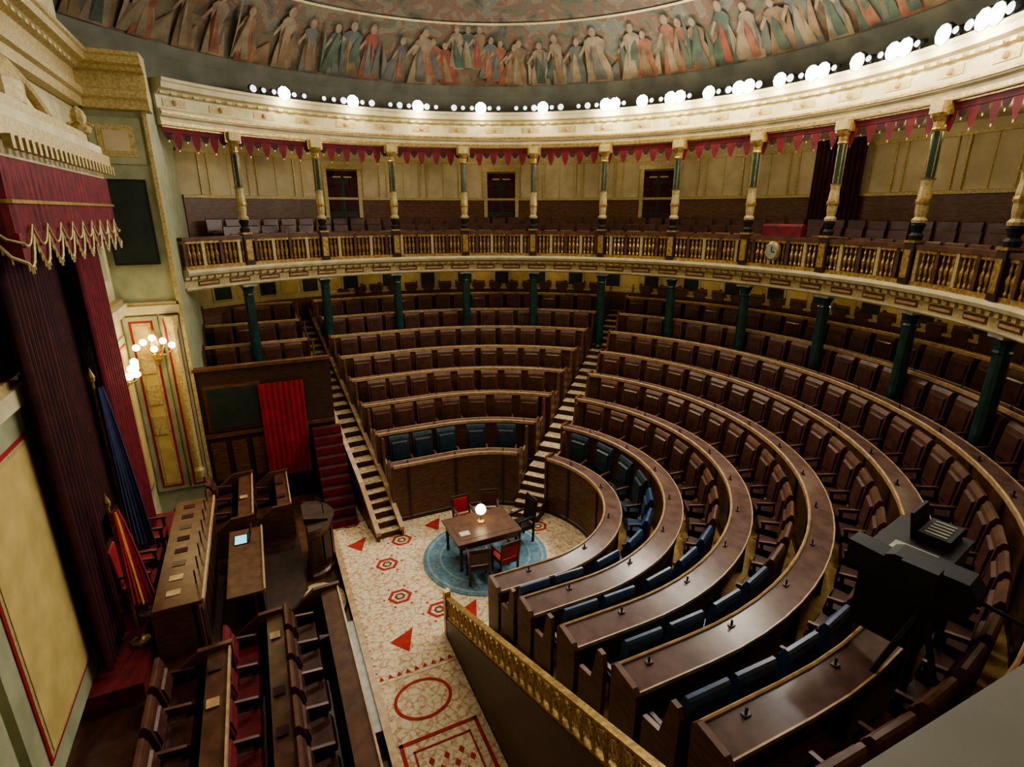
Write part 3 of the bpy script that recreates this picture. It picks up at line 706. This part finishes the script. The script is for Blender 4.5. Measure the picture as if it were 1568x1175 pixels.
# ---------------------------------------------------------------- equipment lower right
tv=empty('broadcast_camera'); bx,by,bz=5.6,2.35,3.15
mb=MB()
for t in (0.4,2.5,4.6): mb.tube([(bx,by,bz+1.1),(bx+.5*cos(t),by+.5*sin(t),bz-.25)],[.04,.025],'black')
mb.lathe(bx,by,[(.05,bz+.6),(.07,bz+1.1),(.12,bz+1.15),(.12,bz+1.25)],'black',10); mb.obj('tripod',tv)
mb=MB(); P=(bx,by,bz+1.25); N=(-.2,.98);T=(.98,.2)
mb.prism(P,T,N,[(-.35,0),(.35,0),(.38,.1),(.38,.32),(.3,.36),(-.3,.36),(-.38,.25)],-.14,.14,'black')
mb.prism(P,T,N,[(.38,.06),(.72,.03),(.72,.31),(.38,.28)],-.12,.12,'black'); mb.fbox(P,T,N,-.3,-.14,-.1,.2,.12,.42,'black')
mb.tube([(bx+.1,by-.3,bz+1.4),(bx+.35,by-.8,bz+1.25)],.02,'black'); mb.obj('body',tv)
et=empty('equipment_table')
Q=(6.2,2.8,3.5)
mb=MB(); mb.fbox(Q,T,N,-.55,.55,-.35,.35,.98,1.04,'black'); mb.fbox(Q,T,N,-.53,.53,-.33,-.31,.1,.98,'black'); mb.fbox(Q,T,N,-.55,-.53,-.33,.33,.1,.98,'black')
for s in (-.5,.5):
    for q in (-.3,.3): mb.fbox((6.2,2.8,2.6),T,N,s-.02,s+.02,q-.02,q+.02,0,1.9,'black')
mb.obj('table',et)
mb=MB(); mb.fbox(Q,T,N,-.42,-.12,-.22,.18,1.04,1.05,'marble'); mb.obj('script_pages',et)
mb=MB(); mb.prism((6.2,2.8,4.54),T,N,[(.05,0),(.12,.3),(.15,.3),(.1,0)],.05,.5,'black')
mb.fbox((6.2,2.8,4.54),T,N,.05,.5,-.25,.05,0,.12,'black')
for i in range(5): mb.fbox((6.2,2.8,4.54),T,N,.09+.08*i,.12+.08*i,-.2,.0,.12,.13,'marble')
mb.obj('mixer',et)

mb=MB(); mb.box(-2.9,3.6,.12,.45,6.82,6.92,'grey'); mb.box(-2.9,3.6,.18,.36,6.3,6.82,'grey'); mb.box(-2.9,3.6,-2.85,.36,6.1,6.3,'grey'); mb.obj('press_box_parapet')

# ---------------------------------------------------------------- cornice spotlights
def spot(a,kind):
    ca,sa=cos(radians(a)),sin(radians(a)); N=(ca,sa);T=(sa,-ca); x,y=CX+9.0*ca,CY+9.0*sa; z=11.30
    mb.fbox((x,y,0),T,N,-.03,.03,.0,.06,11.14,z,'black')
    r={'b':.18,'m':.095,'s':.065}[kind]
    ring=lambda rad,d:[(x+T[0]*rad*cos(t*pi/5)-N[0]*d,y+T[1]*rad*cos(t*pi/5)-N[1]*d,z+rad*sin(t*pi/5)-d*.3) for t in range(10)]
    mb.loft([ring(r*.6,-.14),ring(r,-.05),ring(r*1.12,.06)],'black')
    mb.loft([ring(r,.062),ring(r*.85,.085)],{'b':'lens','m':'lens_s','s':'lens_s'}[kind])
mb=MB(); biga=[]
a=116.0
i=0
while a>-42:
    big=(i%7==4) or (a<46 and i%7 in (5,1))
    if big or i%7!=0: spot(a,'b' if big else ('m' if i%3==1 else 's'))
    if big: biga.append(a)
    a-=1.9; i+=1
mb.obj('cornice_spotlights')
for a in biga:
    ca,sa=cos(radians(a)),sin(radians(a))
    light('cornice_lamp','POINT',(CX+8.75*ca,CY+8.75*sa,10.98),27,(1,.88,.58),.06)
for a in (110,85,60,35,10,-15):
    ca,sa=cos(radians(a)),sin(radians(a)); p=Vector((CX+8.7*ca,CY+8.7*sa,11.2)); d=Vector((CX-3.5*ca,CY-3.5*sa,1.5))-p
    light('cornice_floodlight','SPOT',p,620,(1,.89,.68),.10,d.to_track_quat('-Z','Y').to_euler(),spot_size=radians(95),spot_blend=.8)
light('overhead_fill_light','AREA',(CX+.3,CY,14.7),360,(1,.88,.66),5.0)  # added overhead fill, kept out of view; the vault has no opening here
for a in range(115,-50,-15):
    ca,sa=cos(radians(a)),sin(radians(a))
    light('gallery_fill_light','POINT',(CX+10.8*ca,CY+10.8*sa,9.75),15,(1,.85,.55),.06)  # added fill without a fixture, brightens the gallery walls
    light('under_gallery_fill_light','POINT',(CX+11.0*ca,CY+11.0*sa,5.85),11,(1,.85,.52),.06)  # added fill without a fixture, lifts the dark rows below the slab

w=bpy.data.worlds.new('World'); bpy.context.scene.world=w; w.use_nodes=True
w.node_tree.nodes['Background'].inputs[0].default_value=(.9,.75,.5,1); w.node_tree.nodes['Background'].inputs[1].default_value=.02
try: bpy.context.scene.view_settings.look='AgX - Medium High Contrast'
except Exception: pass

cam=bpy.data.cameras.new('camera'); cam.sensor_width=36; cam.lens=854/1600*36; cam.clip_start=.05
co=bpy.data.objects.new('camera',cam); co.location=(0,0,8); co.rotation_euler=(radians(90-17.5),0,radians(-25))
bpy.context.scene.collection.objects.link(co); bpy.context.scene.camera=co
